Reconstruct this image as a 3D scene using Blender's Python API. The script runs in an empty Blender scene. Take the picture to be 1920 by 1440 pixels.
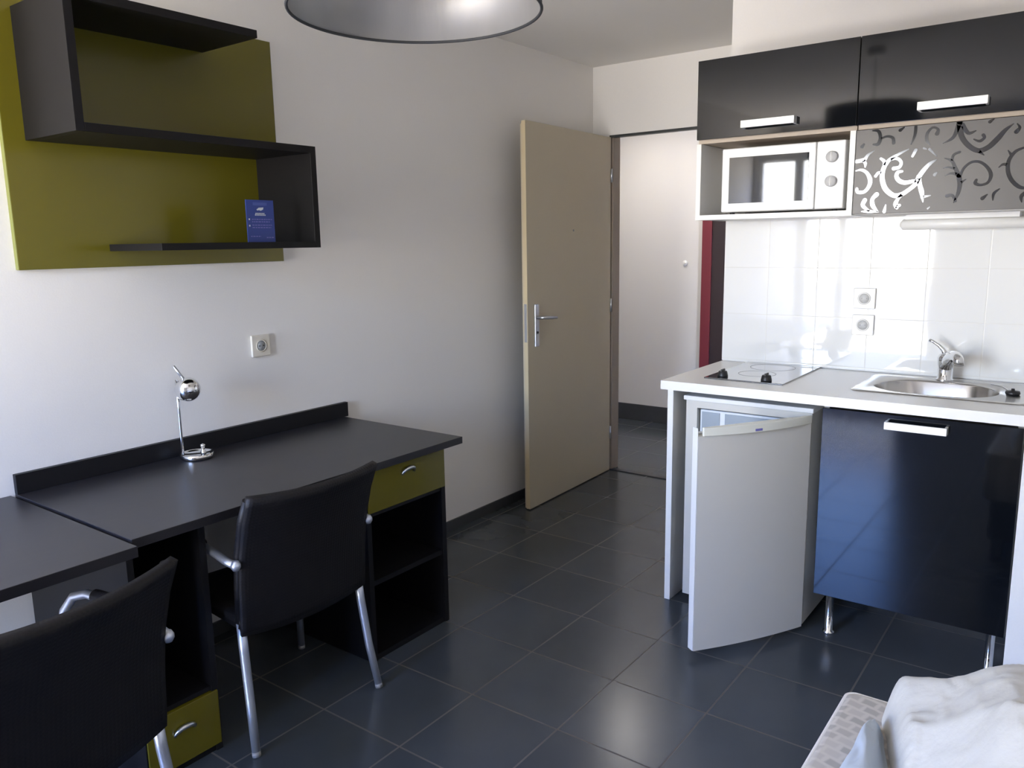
import bpy, bmesh, math, random
from mathutils import Vector, Matrix, noise
PI = math.pi
random.seed(7)
scn = bpy.context.scene
C = scn.collection

# ------------------------------------------------------------------ camera
cam_d = bpy.data.cameras.new('camera'); cam = bpy.data.objects.new('camera', cam_d); C.objects.link(cam)
cam_d.sensor_width = 36.0; cam_d.lens = 1502.06/1920*36; cam_d.clip_start = 0.02
r_ = Vector((0.80252, 0.59640, -0.016362)); u_ = Vector((-0.091206, 0.149737, 0.984510)); f_ = Vector((-0.589612, 0.788597, -0.174563))
m3 = Matrix((r_, u_, -f_)).transposed()
cam.matrix_world = Matrix.Translation((2.58678, 0, 1.44)) @ m3.to_4x4()
scn.camera = cam

# ------------------------------------------------------------------ exposure
vs = scn.view_settings
vs.view_transform = 'Standard'; vs.look = 'None'; vs.gamma = 1.0; vs.use_curve_mapping = False
vs.exposure = 1.98

# ------------------------------------------------------------------ daylight sky
SKY = 1.0
w = bpy.data.worlds.new('sky'); scn.world = w; w.use_nodes = True
nt = w.node_tree; nt.nodes.clear()
tc = nt.nodes.new('ShaderNodeTexCoord'); sp = nt.nodes.new('ShaderNodeSeparateXYZ')
mr = nt.nodes.new('ShaderNodeMapRange'); mr.inputs[1].default_value = -1; mr.inputs[2].default_value = 1
cr = nt.nodes.new('ShaderNodeValToRGB'); bg = nt.nodes.new('ShaderNodeBackground'); wo = nt.nodes.new('ShaderNodeOutputWorld')
nt.links.new(tc.outputs['Generated'], sp.inputs[0]); nt.links.new(sp.outputs['Z'], mr.inputs[0])
nt.links.new(mr.outputs[0], cr.inputs[0]); nt.links.new(cr.outputs[0], bg.inputs[0]); nt.links.new(bg.outputs[0], wo.inputs[0])
el = cr.color_ramp.elements
el[0].position = 0.0; el[0].color = (0.70, 0.63, 0.54, 1)
el[1].position = 1.0; el[1].color = (0.05, 0.18, 0.85, 1)
for ps, c in ((0.46, (1.05, 0.98, 0.90, 1)), (0.50, (1.1, 1.08, 1.05, 1)), (0.53, (1.15, 1.16, 1.10, 1)), (0.60, (0.42, 0.68, 1.18, 1)), (0.70, (0.14, 0.33, 1.02, 1))):
    e = el.new(ps); e.color = c
bg.inputs[1].default_value = 9.0*SKY

# window opening of the room acts as a light portal for the sky
pl = bpy.data.lights.new('window_portal', 'AREA'); pl.shape = 'RECTANGLE'; pl.size = 1.3; pl.size_y = 2.2
pl.cycles.is_portal = True
po = bpy.data.objects.new('window_portal', pl); C.objects.link(po); po.location = (0.66, -1.59, 1.12); po.rotation_euler = (PI/2, 0, 0)
# unseen light added below the hallway ceiling to brighten the hall
hl = bpy.data.lights.new('hall_fill_light', 'AREA'); hl.shape = 'DISK'; hl.size = 0.3; hl.energy = 3.6; hl.color = (1.0, 0.94, 0.88)
ho = bpy.data.objects.new('hall_fill_light', hl); C.objects.link(ho); ho.location = (-0.2, 5.0, 2.38)

# ------------------------------------------------------------------ materials
def new_mat(name, col, rough=0.5, metal=0.0, ior=1.5, coat=0.0, coat_rough=0.05, spec=0.5):
    m = bpy.data.materials.new(name); m.use_nodes = True
    b = m.node_tree.nodes['Principled BSDF']
    b.inputs['Base Color'].default_value = (*col, 1); b.inputs['Roughness'].default_value = rough
    b.inputs['Metallic'].default_value = metal; b.inputs['IOR'].default_value = ior
    b.inputs['Coat Weight'].default_value = coat; b.inputs['Coat Roughness'].default_value = coat_rough
    b.inputs['Specular IOR Level'].default_value = spec
    return m
def nn(m, t, **k):
    n = m.node_tree.nodes.new(t)
    for a, v in k.items(): setattr(n, a, v)
    return n
def lk(m, a, b): m.node_tree.links.new(a, b)
def bsdf(m): return m.node_tree.nodes['Principled BSDF']
def add_noise(m, scale=60, bump=0.05, colvar=0.0, stretch=(1, 1, 1), dist=0.002):
    g = nn(m, 'ShaderNodeNewGeometry'); mp = nn(m, 'ShaderNodeMapping'); mp.inputs['Scale'].default_value = stretch
    n = nn(m, 'ShaderNodeTexNoise'); n.inputs['Scale'].default_value = scale; n.inputs['Detail'].default_value = 4
    lk(m, g.outputs['Position'], mp.inputs[0]); lk(m, mp.outputs[0], n.inputs['Vector'])
    if bump:
        b = nn(m, 'ShaderNodeBump'); b.inputs['Strength'].default_value = bump; b.inputs['Distance'].default_value = dist
        lk(m, n.outputs[0], b.inputs['Height']); lk(m, b.outputs[0], bsdf(m).inputs['Normal'])
    if colvar:
        c = bsdf(m).inputs['Base Color'].default_value[:3]
        mx = nn(m, 'ShaderNodeMix', data_type='RGBA')
        mx.inputs[6].default_value = (*[x*(1-colvar) for x in c], 1); mx.inputs[7].default_value = (*[min(1, x*(1+colvar)) for x in c], 1)
        lk(m, n.outputs[0], mx.inputs[0]); lk(m, mx.outputs[2], bsdf(m).inputs['Base Color'])
    return m
M = {}
M['wall'] = add_noise(new_mat('wall_paint', (0.80, 0.78, 0.75), 0.85), 180, 0.10, 0.02)
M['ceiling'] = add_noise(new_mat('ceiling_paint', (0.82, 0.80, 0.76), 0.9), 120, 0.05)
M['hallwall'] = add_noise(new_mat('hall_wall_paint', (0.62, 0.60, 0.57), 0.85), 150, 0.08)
M['wenge'] = add_noise(new_mat('dark_wenge_laminate', (0.017, 0.016, 0.019), 0.34), 40, 0.03, 0.25, (1, 0.06, 1))
M['wenge_matt'] = add_noise(new_mat('dark_wenge_board', (0.006, 0.006, 0.008), 0.45, spec=0.3), 40, 0.03, 0.2, (1, 0.08, 1))
M['wenge_shelf'] = add_noise(new_mat('dark_wenge_shelf_board', (0.0055, 0.005, 0.0055), 0.5, spec=0.22), 40, 0.02, 0.2, (1, 0.08, 1))
M['olive'] = new_mat('olive_gloss_laminate', (0.125, 0.108, 0.008), 0.20)
M['olive_edge'] = new_mat('olive_edge_band', (0.16, 0.17, 0.04), 0.4)
M['door'] = add_noise(new_mat('cream_door_paint', (0.52, 0.46, 0.34), 0.45), 90, 0.04, 0.02)
M['door_edge'] = new_mat('door_edge_lit', (0.60, 0.50, 0.32), 0.5)  # yellowish light on the door's free edge, put into its colour
M['metal'] = new_mat('brushed_aluminium', (0.62, 0.64, 0.68), 0.32, 1.0)
M['chair_alu'] = new_mat('satin_aluminium', (0.55, 0.60, 0.70), 0.38, 0.8)
M['chrome'] = new_mat('chrome', (0.80, 0.81, 0.83), 0.06, 1.0)
M['steel'] = new_mat('stainless_steel', (0.55, 0.54, 0.53), 0.24, 1.0)
M['handle'] = new_mat('white_satin_handle', (0.82, 0.82, 0.80), 0.35, 0.3)
M['white_lam'] = new_mat('white_laminate', (0.80, 0.79, 0.76), 0.35)
M['white_in'] = new_mat('white_carcass', (0.62, 0.60, 0.57), 0.5)
M['beige_edge'] = new_mat('beige_carcass_edge', (0.48, 0.40, 0.31), 0.5)
M['gloss_black'] = new_mat('black_gloss_lacquer', (0.004, 0.005, 0.007), 0.06, ior=1.58)
M['white_plastic'] = new_mat('white_plastic', (0.80, 0.80, 0.79), 0.30)
M['fridge'] = add_noise(new_mat('white_fridge_enamel', (0.60, 0.585, 0.54), 0.35), 400, 0.05)
M['fridge_in'] = new_mat('fridge_liner', (0.70, 0.74, 0.78), 0.4)
M['fridge_trim'] = new_mat('cream_fridge_trim', (0.72, 0.72, 0.64), 0.3)
M['grey_plastic'] = new_mat('grey_translucent_plastic', (0.30, 0.35, 0.40), 0.35)
M['glass_black'] = new_mat('black_oven_glass', (0.015, 0.017, 0.02), 0.03, ior=1.6)
M['hob'] = new_mat('ceramic_hob_glass', (0.03, 0.033, 0.04), 0.04, ior=1.9, coat=1.0, coat_rough=0.02)
M['rattan'] = None
M['black_plastic'] = new_mat('black_plastic', (0.012, 0.012, 0.014), 0.4)
M['grey'] = new_mat('mid_grey', (0.25, 0.25, 0.26), 0.4)
M['socket_hole'] = new_mat('socket_shadow_grey', (0.30, 0.31, 0.31), 0.5)
M['socket_light'] = new_mat('socket_well_white', (0.55, 0.55, 0.54), 0.5)
M['knob_grey'] = new_mat('pale_grey_knob', (0.50, 0.50, 0.50), 0.35)
M['beige_plastic'] = new_mat('cream_plastic', (0.66, 0.62, 0.54), 0.35)
M['red'] = new_mat('dark_red_paint', (0.15, 0.016, 0.026), 0.4)
M['darkred'] = new_mat('maroon_door_paint', (0.024, 0.013, 0.015), 0.4)
M['lintel'] = new_mat('lintel_shadow_dark', (0.03, 0.035, 0.035), 0.4)  # shadowed rebate over the doorway, its shade put into a dark colour
M['jamb'] = new_mat('taupe_frame_paint', (0.30, 0.25, 0.20), 0.5)
M['baseb'] = add_noise(new_mat('slate_plinth_tile', (0.050, 0.053, 0.058), 0.35), 20, 0.02, 0.15)
M['shade_out'] = new_mat('charcoal_shade_fabric', (0.030, 0.032, 0.036), 0.7)
M['shade_in'] = add_noise(new_mat('silver_shade_lining', (0.44, 0.43, 0.41), 0.50, 0.6), 14, 0.25, 0.12, (1, 1, 0.25), 0.01)
M['bulb'] = new_mat('clear_bulb_glass', (0.85, 0.85, 0.8), 0.05); bsdf(M['bulb']).inputs['Transmission Weight'].default_value = 0.85
M['blue'] = new_mat('blue_card', (0.022, 0.045, 0.22), 0.35)
M['blue_l'] = new_mat('light_blue_print', (0.055, 0.085, 0.30), 0.4)
M['white_print'] = new_mat('white_print', (0.55, 0.58, 0.62), 0.5)
M['lilac_print'] = new_mat('lilac_print', (0.16, 0.15, 0.42), 0.5)
M['duvet'] = add_noise(new_mat('white_duvet_cotton', (0.52, 0.51, 0.47), 0.8), 35, 0.30, 0.0, (1, 1, 1), 0.006)
bsdf(M['duvet']).inputs['Sheen Weight'].default_value = 0.2
M['sheet'] = add_noise(new_mat('pale_blue_sheet_cotton', (0.47, 0.53, 0.60), 0.8), 25, 0.2)
M['parapet'] = new_mat('balcony_render', (0.5, 0.48, 0.45), 0.8)
M['frame_white'] = new_mat('white_window_frame', (0.75, 0.75, 0.74), 0.35)
M['silver_door'] = new_mat('silver_grey_foil', (0.085, 0.080, 0.077), 0.42, 0.35)
M['scroll'] = new_mat('dark_scroll_foil', (0.075, 0.075, 0.08), 0.10, 0.9)

# slate floor tiles with pale joints (0.33 m), laid out in world position
def tile_mat(name, tx, ty, ox, oy, axes, tile_a, tile_b, grout, gw, rough, bump=0.25, ior=1.5, cloud=3.0):
    m = new_mat(name, tile_a, rough, ior=ior)
    g = nn(m, 'ShaderNodeNewGeometry'); s = nn(m, 'ShaderNodeSeparateXYZ'); lk(m, g.outputs['Position'], s.inputs[0])
    def axis(out, size, off):
        a = nn(m, 'ShaderNodeMath', operation='SUBTRACT'); lk(m, out, a.inputs[0]); a.inputs[1].default_value = off
        b = nn(m, 'ShaderNodeMath', operation='DIVIDE'); lk(m, a.outputs[0], b.inputs[0]); b.inputs[1].default_value = size
        fr = nn(m, 'ShaderNodeMath', operation='FRACT'); lk(m, b.outputs[0], fr.inputs[0])
        d = nn(m, 'ShaderNodeMath', operation='SUBTRACT'); lk(m, fr.outputs[0], d.inputs[0]); d.inputs[1].default_value = 0.5
        e = nn(m, 'ShaderNodeMath', operation='ABSOLUTE'); lk(m, d.outputs[0], e.inputs[0])
        h = nn(m, 'ShaderNodeMapRange'); lk(m, e.outputs[0], h.inputs[0])
        h.inputs[1].default_value = 0.5-gw/size*0.5-0.004; h.inputs[2].default_value = 0.5-gw/size*0.5+0.004
        fl = nn(m, 'ShaderNodeMath', operation='FLOOR'); lk(m, b.outputs[0], fl.inputs[0])
        return h.outputs[0], fl.outputs[0]
    h1, f1 = axis(s.outputs[axes[0]], tx, ox); h2, f2 = axis(s.outputs[axes[1]], ty, oy)
    mxx = nn(m, 'ShaderNodeMath', operation='MAXIMUM'); lk(m, h1, mxx.inputs[0]); lk(m, h2, mxx.inputs[1])
    cb = nn(m, 'ShaderNodeCombineXYZ'); lk(m, f1, cb.inputs[0]); lk(m, f2, cb.inputs[1])
    wn = nn(m, 'ShaderNodeTexWhiteNoise'); lk(m, cb.outputs[0], wn.inputs[0])
    n = nn(m, 'ShaderNodeTexNoise'); n.inputs['Scale'].default_value = cloud; n.inputs['Detail'].default_value = 6; lk(m, g.outputs['Position'], n.inputs['Vector'])
    ad = nn(m, 'ShaderNodeMath', operation='MULTIPLY_ADD'); lk(m, wn.outputs[0], ad.inputs[0]); ad.inputs[1].default_value = 0.35
    lk(m, n.outputs[0], ad.inputs[2])
    c1 = nn(m, 'ShaderNodeMix', data_type='RGBA'); c1.inputs[6].default_value = (*tile_a, 1); c1.inputs[7].default_value = (*tile_b, 1); lk(m, ad.outputs[0], c1.inputs[0])
    c2 = nn(m, 'ShaderNodeMix', data_type='RGBA'); lk(m, c1.outputs[2], c2.inputs[6]); c2.inputs[7].default_value = (*grout, 1); lk(m, mxx.outputs[0], c2.inputs[0])
    lk(m, c2.outputs[2], bsdf(m).inputs['Base Color'])
    rr = nn(m, 'ShaderNodeMapRange'); lk(m, mxx.outputs[0], rr.inputs[0]); rr.inputs[3].default_value = rough; rr.inputs[4].default_value = 0.75; lk(m, rr.outputs[0], bsdf(m).inputs['Roughness'])
    iv = nn(m, 'ShaderNodeMath', operation='SUBTRACT'); iv.inputs[0].default_value = 1.0; lk(m, mxx.outputs[0], iv.inputs[1])
    sm = nn(m, 'ShaderNodeMath', operation='MULTIPLY_ADD'); lk(m, n.outputs[0], sm.inputs[0]); sm.inputs[1].default_value = 0.15; lk(m, iv.outputs[0], sm.inputs[2])
    bp = nn(m, 'ShaderNodeBump'); bp.inputs['Strength'].default_value = bump; bp.inputs['Distance'].default_value = 0.001
    lk(m, sm.outputs[0], bp.inputs['Height']); lk(m, bp.outputs[0], bsdf(m).inputs['Normal'])
    return m
M['floor'] = tile_mat('slate_floor_tiles', 0.329, 0.334, 0.717, 1.484, ('X', 'Y'), (0.036, 0.044, 0.052), (0.066, 0.077, 0.088), (0.13, 0.11, 0.09), 0.004, 0.24)
M['walltile'] = tile_mat('white_wall_tiles', 0.203, 0.20, 1.410, 0.915, ('X', 'Z'), (0.77, 0.77, 0.75), (0.80, 0.80, 0.78), (0.70, 0.69, 0.65), 0.003, 0.035, 0.2, ior=1.55)
# mattress cloth: cream with grey lozenges in staggered rows
def mattress_mat():
    m = new_mat('printed_mattress_cloth', (0.6, 0.57, 0.52), 0.8)
    g = nn(m, 'ShaderNodeNewGeometry'); mp = nn(m, 'ShaderNodeMapping'); mp.inputs['Rotation'].default_value = (0, 0, 0.25)
    lk(m, g.outputs['Position'], mp.inputs[0])
    br = nn(m, 'ShaderNodeTexBrick'); br.inputs['Scale'].default_value = 1.0; br.offset = 0.5
    br.inputs['Brick Width'].default_value = 0.036; br.inputs['Row Height'].default_value = 0.026
    br.inputs['Mortar Size'].default_value = 0.0068; br.inputs['Mortar Smooth'].default_value = 0.8
    br.inputs['Color1'].default_value = (0.38, 0.36, 0.33, 1); br.inputs['Color2'].default_value = (0.53, 0.50, 0.46, 1)
    br.inputs['Mortar'].default_value = (0.58, 0.55, 0.50, 1)
    n = nn(m, 'ShaderNodeTexNoise'); n.inputs['Scale'].default_value = 25
    vm = nn(m, 'ShaderNodeVectorMath', operation='SCALE'); vm.inputs['Scale'].default_value = 0.012; lk(m, n.outputs['Color'], vm.inputs[0])
    va = nn(m, 'ShaderNodeVectorMath', operation='ADD'); lk(m, mp.outputs[0], va.inputs[0]); lk(m, vm.outputs[0], va.inputs[1]); lk(m, va.outputs[0], br.inputs['Vector'])
    lk(m, br.outputs['Color'], bsdf(m).inputs['Base Color'])
    b = nn(m, 'ShaderNodeBump'); b.inputs['Strength'].default_value = 0.3; b.inputs['Distance'].default_value = 0.003; lk(m, n.outputs[0], b.inputs['Height']); lk(m, b.outputs[0], bsdf(m).inputs['Normal'])
    return m
M['mattress'] = mattress_mat()
def rattan_mat():
    m = new_mat('black_woven_rattan', (0.007, 0.0065, 0.008), 0.5, spec=0.3)
    tcn = nn(m, 'ShaderNodeTexCoord'); outs = []
    for dr in ('Y', 'Z'):
        wv = nn(m, 'ShaderNodeTexWave', wave_type='BANDS', bands_direction=dr); wv.inputs['Scale'].default_value = 32; lk(m, tcn.outputs['Object'], wv.inputs['Vector']); outs.append(wv.outputs[1])
    a = nn(m, 'ShaderNodeMath', operation='MULTIPLY'); lk(m, outs[0], a.inputs[0]); lk(m, outs[1], a.inputs[1])
    b = nn(m, 'ShaderNodeBump'); b.inputs['Strength'].default_value = 0.25; b.inputs['Distance'].default_value = 0.002; lk(m, a.outputs[0], b.inputs['Height']); lk(m, b.outputs[0], bsdf(m).inputs['Normal'])
    return m
M['rattan'] = rattan_mat()

# ------------------------------------------------------------------ mesh helpers
class MB:
    def __init__(s): s.bm = bmesh.new()
    def _mat(s, f0, mi):
        if mi:
            s.bm.faces.ensure_lookup_table()
            for f in s.bm.faces[f0:]: f.material_index = mi
    def box(s, x0, x1, y0, y1, z0, z1, bev=0.0, mi=0, rot=None, piv=None):
        b = bmesh.new(); bmesh.ops.create_cube(b, size=1)
        for v in b.verts: v.co = Vector(((x0+x1)/2+v.co.x*(x1-x0), (y0+y1)/2+v.co.y*(y1-y0), (z0+z1)/2+v.co.z*(z1-z0)))
        if bev: bmesh.ops.bevel(b, geom=b.edges[:], offset=bev, segments=2, profile=0.5, affect='EDGES')
        if rot is not None: bmesh.ops.rotate(b, verts=b.verts[:], cent=piv or (0, 0, 0), matrix=rot)
        return s.merge(b, mi)
    def merge(s, b, mi=0):
        n0 = len(s.bm.faces); me = bpy.data.meshes.new('t'); b.to_mesh(me); b.free(); s.bm.from_mesh(me); bpy.data.meshes.remove(me); s._mat(n0, mi); return s
    def prism(s, poly, z0, z1, bev=0.0, mi=0):
        b = bmesh.new(); vs = [b.verts.new((x, y, z0)) for x, y in poly]; f = b.faces.new(vs)
        r = bmesh.ops.extrude_face_region(b, geom=[f]); up = [v for v in r['geom'] if isinstance(v, bmesh.types.BMVert)]
        for v in up: v.co.z = z1
        bmesh.ops.recalc_face_normals(b, faces=b.faces[:])
        if bev: bmesh.ops.bevel(b, geom=b.edges[:], offset=bev, segments=2, profile=0.5, affect='EDGES')
        return s.merge(b, mi)
    def tube(s, pts, r, n=14, mi=0, caps=True, smooth=True):
        b = bmesh.new(); pts = [Vector(p) for p in pts]; rs = r if isinstance(r, (list, tuple)) else [r]*len(pts); rings = []
        up = None
        for i, p in enumerate(pts):
            t = (pts[min(i+1, len(pts)-1)]-pts[max(i-1, 0)]).normalized()
            if up is None: up = Vector((0, 0, 1)) if abs(t.z) < 0.9 else Vector((1, 0, 0))
            a = t.cross(up).normalized(); c = a.cross(t).normalized(); up = c
            rings.append([b.verts.new(p+(a*math.cos(2*PI*k/n)+c*math.sin(2*PI*k/n))*rs[i]) for k in range(n)])
        for i in range(len(rings)-1):
            for k in range(n): b.faces.new((rings[i][k], rings[i][(k+1) % n], rings[i+1][(k+1) % n], rings[i+1][k])).smooth = smooth
        if caps: b.faces.new(rings[0][::-1]); b.faces.new(rings[-1])
        bmesh.ops.recalc_face_normals(b, faces=b.faces[:])
        return s.merge(b, mi)
    def lathe(s, prof, cx=0, cy=0, n=48, mi=0, mat=None, closed=False):
        b = bmesh.new(); rings = []
        for r, z in prof: rings.append([b.verts.new((r*math.cos(2*PI*k/n), r*math.sin(2*PI*k/n), z)) for k in range(n)] if r > 1e-6 else [b.verts.new((0, 0, z))])
        pairs = list(zip(rings, rings[1:])) + ([(rings[-1], rings[0])] if closed else [])
        for A, B in pairs:
            for k in range(n):
                if len(A) == 1 and len(B) == 1: continue
                if len(A) == 1: f = (A[0], B[(k+1) % n], B[k])
                elif len(B) == 1: f = (A[k], A[(k+1) % n], B[0])
                else: f = (A[k], A[(k+1) % n], B[(k+1) % n], B[k])
                b.faces.new(f).smooth = True
        bmesh.ops.recalc_face_normals(b, faces=b.faces[:])
        if mat is not None: bmesh.ops.transform(b, matrix=mat, verts=b.verts[:])
        bmesh.ops.translate(b, verts=b.verts[:], vec=(cx, cy, 0))
        return s.merge(b, mi)
    def stroke(s, pts, y0, y1, mi=0):
        # tapered curl in an x-z plane, extruded from y0 to y1; pts = (x, z, half width)
        P = []
        for i in range(len(pts)-1):
            p0, p1, p2, p3 = pts[max(i-1, 0)], pts[i], pts[i+1], pts[min(i+2, len(pts)-1)]
            for k in range(5):
                t = k/5.0
                P.append([0.5*((2*p1[j])+(-p0[j]+p2[j])*t+(2*p0[j]-5*p1[j]+4*p2[j]-p3[j])*t*t+(-p0[j]+3*p1[j]-3*p2[j]+p3[j])*t**3) for j in range(3)])
        P.append(list(pts[-1]))
        b = bmesh.new(); L = []
        def cap(i, sgn):
            d = (Vector(P[i][:2])-Vector(P[i-sgn][:2])) if sgn > 0 else (Vector(P[i][:2])-Vector(P[i+1][:2]))
            return d.normalized()
        for i, (x, z, h) in enumerate(P):
            a = Vector(P[min(i+1, len(P)-1)][:2])-Vector(P[max(i-1, 0)][:2]); a.normalize(); nrm = Vector((-a.y, a.x)); h = max(h*1.35, 0.0007)
            L.append((Vector((x, z))+nrm*h, Vector((x, z))-nrm*h))
        rows = [[b.verts.new((q.x, yy, q.y)) for q in (l, r_) for yy in (y0, y1)] for l, r_ in L]
        for A, B in zip(rows, rows[1:]):
            for i, j in ((0, 1), (1, 3), (3, 2), (2, 0)): b.faces.new((A[i], A[j], B[j], B[i]))
        for R in (rows[0], rows[-1]): b.faces.new((R[0], R[1], R[3], R[2]))
        # rounded ends
        for i, sgn in ((0, -1), (len(P)-1, 1)):
            x, z, h = P[i]; h *= 1.35
            if h > 0.0015:
                n = 12; top = [b.verts.new((x+h*math.cos(2*PI*k/n), y0-0.0001, z+h*math.sin(2*PI*k/n))) for k in range(n)]
                bot = [b.verts.new((x+h*math.cos(2*PI*k/n), y1, z+h*math.sin(2*PI*k/n))) for k in range(n)]
                b.faces.new(top); b.faces.new(bot[::-1])
                for k in range(n): b.faces.new((top[k], top[(k+1) % n], bot[(k+1) % n], bot[k]))
        bmesh.ops.recalc_face_normals(b, faces=b.faces[:])
        return s.merge(b, mi)
    def grid(s, fn, nu, nv, mi=0, thick=0.0):
        b = bmesh.new(); V = [[b.verts.new(fn(i/nu, j/nv)) for j in range(nv+1)] for i in range(nu+1)]
        for i in range(nu):
            for j in range(nv): b.faces.new((V[i][j], V[i+1][j], V[i+1][j+1], V[i][j+1])).smooth = True
        bmesh.ops.recalc_face_normals(b, faces=b.faces[:])
        if thick: bmesh.ops.solidify(b, geom=b.faces[:], thickness=thick)
        return s.merge(b, mi)

def obj(name, mb, mats, parent=None):
    me = bpy.data.meshes.new(name); bm = mb.bm
    off = Vector((0, 0, 0)); r = parent
    while r is not None: off += r.location; r = r.parent
    bmesh.ops.translate(bm, verts=bm.verts[:], vec=-off)
    bm.to_mesh(me); bm.free()
    for m in (mats if isinstance(mats, (list, tuple)) else [mats]): me.materials.append(M[m])
    o = bpy.data.objects.new(name, me); C.objects.link(o)
    if parent is not None: o.parent = parent
    return o
def thing(name, label, cat, loc=(0, 0, 0), group=None):
    o = bpy.data.objects.new(name, None); C.objects.link(o); o.location = loc; o.empty_display_size = 0.1
    o['label'] = label; o['category'] = cat
    if group: o['group'] = group
    return o
def tag(o, label, cat, group=None):
    o['label'] = label; o['category'] = cat
    if group: o['group'] = group
    return o
def struct(name, mb, mats, parent=None, label=None):
    o = obj(name, mb, mats, parent)
    if parent is None: o['kind'] = 'structure'
    if label: o['label'] = label
    return o

# ------------------------------------------------------------------ room shell
CH = 2.45
struct('floor', MB().box(-1.7, 3.7, -1.6, 5.8, -0.06, 0.0), 'floor')
struct('ceiling', MB().box(-0.1, 3.7, -1.6, 4.40, CH, CH+0.08), 'ceiling')
struct('wall_left', MB().box(-0.1, 0.0, -1.6, 4.40, 0.0, CH), 'wall')
wb = MB(); wb.box(0.0, 0.118, 4.315, 4.40, 0, CH); wb.box(0.118, 1.06, 4.315, 4.40, 2.052, CH); wb.box(1.06, 1.22, 4.315, 4.40, 0, CH)
struct('wall_back', wb, 'wall')
# kitchen recess wall with white tiles between worktop and wall units
struct('wall_kitchen', MB().box(1.215, 3.7, 3.415, 3.50, 0, CH), 'wall')
struct('wall_passage', MB().box(1.22, 1.30, 3.50, 4.40, 0, CH), 'wall')
struct('wall_right', MB().box(3.7, 3.8, -1.6, 3.50, 0, CH), 'wall')
struct('wall_partition', MB().box(2.420, 2.56, 2.79, 3.415, 0, CH), 'wall')
wf = MB(); wf.box(-0.1, 0.05, -1.6, -1.5, 0, CH); wf.box(1.27, 3.8, -1.6, -1.5, 0, CH); wf.box(0.05, 1.27, -1.6, -1.5, 2.18, CH); wf.box(0.05, 1.27, -1.6, -1.5, 0, 0.06)
struct('wall_front', wf, 'wall')
win = thing('window_1', 'white framed balcony window', 'window', (0.66, -1.55, 0.06)); win['kind'] = 'structure'
fr = MB()
fr.box(0.05, 0.09, -1.58, -1.51, 0.06, 2.18); fr.box(1.23, 1.27, -1.58, -1.51, 0.06, 2.18); fr.box(0.09, 1.23, -1.58, -1.51, 2.13, 2.18); fr.box(0.09, 1.23, -1.58, -1.51, 0.06, 0.12)
fr.box(0.38, 0.46, -1.58, -1.51, 0.12, 2.13)
obj('window_frame', fr, 'frame_white', win)
struct('trim_1', MB().box(-1.0, 3.0, -2.8, -2.7, 0.40, 0.92), 'parapet')
# tiled splashback
struct('wall_tiles', MB().box(1.215, 2.420, 3.407, 3.415, 0.905, 1.83), 'walltile')
# baseboards
struct('baseboard_left', MB().box(0.0, 0.010, -1.5, 4.315, 0.0, 0.055, 0.002), 'baseb')
struct('baseboard_hall', MB().box(-1.6, 0.06, 5.688, 5.70, 0.0, 0.13, 0.002), 'baseb')
# hallway
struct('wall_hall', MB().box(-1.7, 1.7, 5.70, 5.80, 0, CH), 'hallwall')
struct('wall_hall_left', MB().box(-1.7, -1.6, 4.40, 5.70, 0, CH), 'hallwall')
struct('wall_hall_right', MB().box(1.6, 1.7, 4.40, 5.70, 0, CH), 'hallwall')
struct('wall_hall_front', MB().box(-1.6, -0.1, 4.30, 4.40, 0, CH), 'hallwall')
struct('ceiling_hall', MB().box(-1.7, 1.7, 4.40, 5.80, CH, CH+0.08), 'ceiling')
struct('trim_threshold', MB().box(0.118, 1.06, 4.318, 4.36, 0.0, 0.006, 0.001), 'baseb')
# frame of the open entrance doorway
df = MB(); df.box(0.118, 0.133, 4.325, 4.41, 0.0, 2.052); df.box(1.045, 1.06, 4.325, 4.41, 0.0, 2.052)
struct('trim_door_frame', df, 'jamb')
struct('trim_lintel_shadow', MB().box(0.118, 1.06, 4.308, 4.345, 2.038, 2.052), 'lintel')  # dark strip drawn for the shadow line above the opening
# neighbour door across the hallway
d2 = thing('door_2', 'maroon door with dark red frame across the hallway', 'door', (0.55, 5.69, 0)); d2['kind'] = 'structure'
obj('door_frame', MB().box(0.130, 0.205, 5.655, 5.70, 0, 2.08, 0.003).box(1.10, 1.17, 5.655, 5.70, 0, 2.08, 0.003).box(0.205, 1.10, 5.655, 5.70, 2.02, 2.08, 0.003), 'red', d2)
obj('door_leaf', MB().box(0.205, 1.10, 5.67, 5.70, 0.005, 2.02), 'darkred', d2)
# hallway call button
cb = thing('wall_button', 'small round white push button on hallway wall seen through doorway', 'button', (-0.018, 5.70, 1.262))
RX = Matrix.Rotation(PI/2, 4, 'X')
def disc_y(mb, x, y, z, r, d, mi=0, n=32, bev=0.002):   # disc facing -y, from y back by d towards the viewer
    mat = Matrix.Translation((x, y, z)) @ Matrix.Rotation(PI/2, 4, 'X')
    mb.lathe([(0, 0), (r, 0), (r, d-bev), (r-bev, d), (0, d)], n=n, mi=mi, mat=mat); return mb
obj('plate', disc_y(MB(), -0.018, 5.699, 1.262, 0.020, 0.010), 'white_plastic', cb)
obj('button', disc_y(MB(), -0.018, 5.689, 1.262, 0.009, 0.004), 'white_lam', cb)

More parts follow.
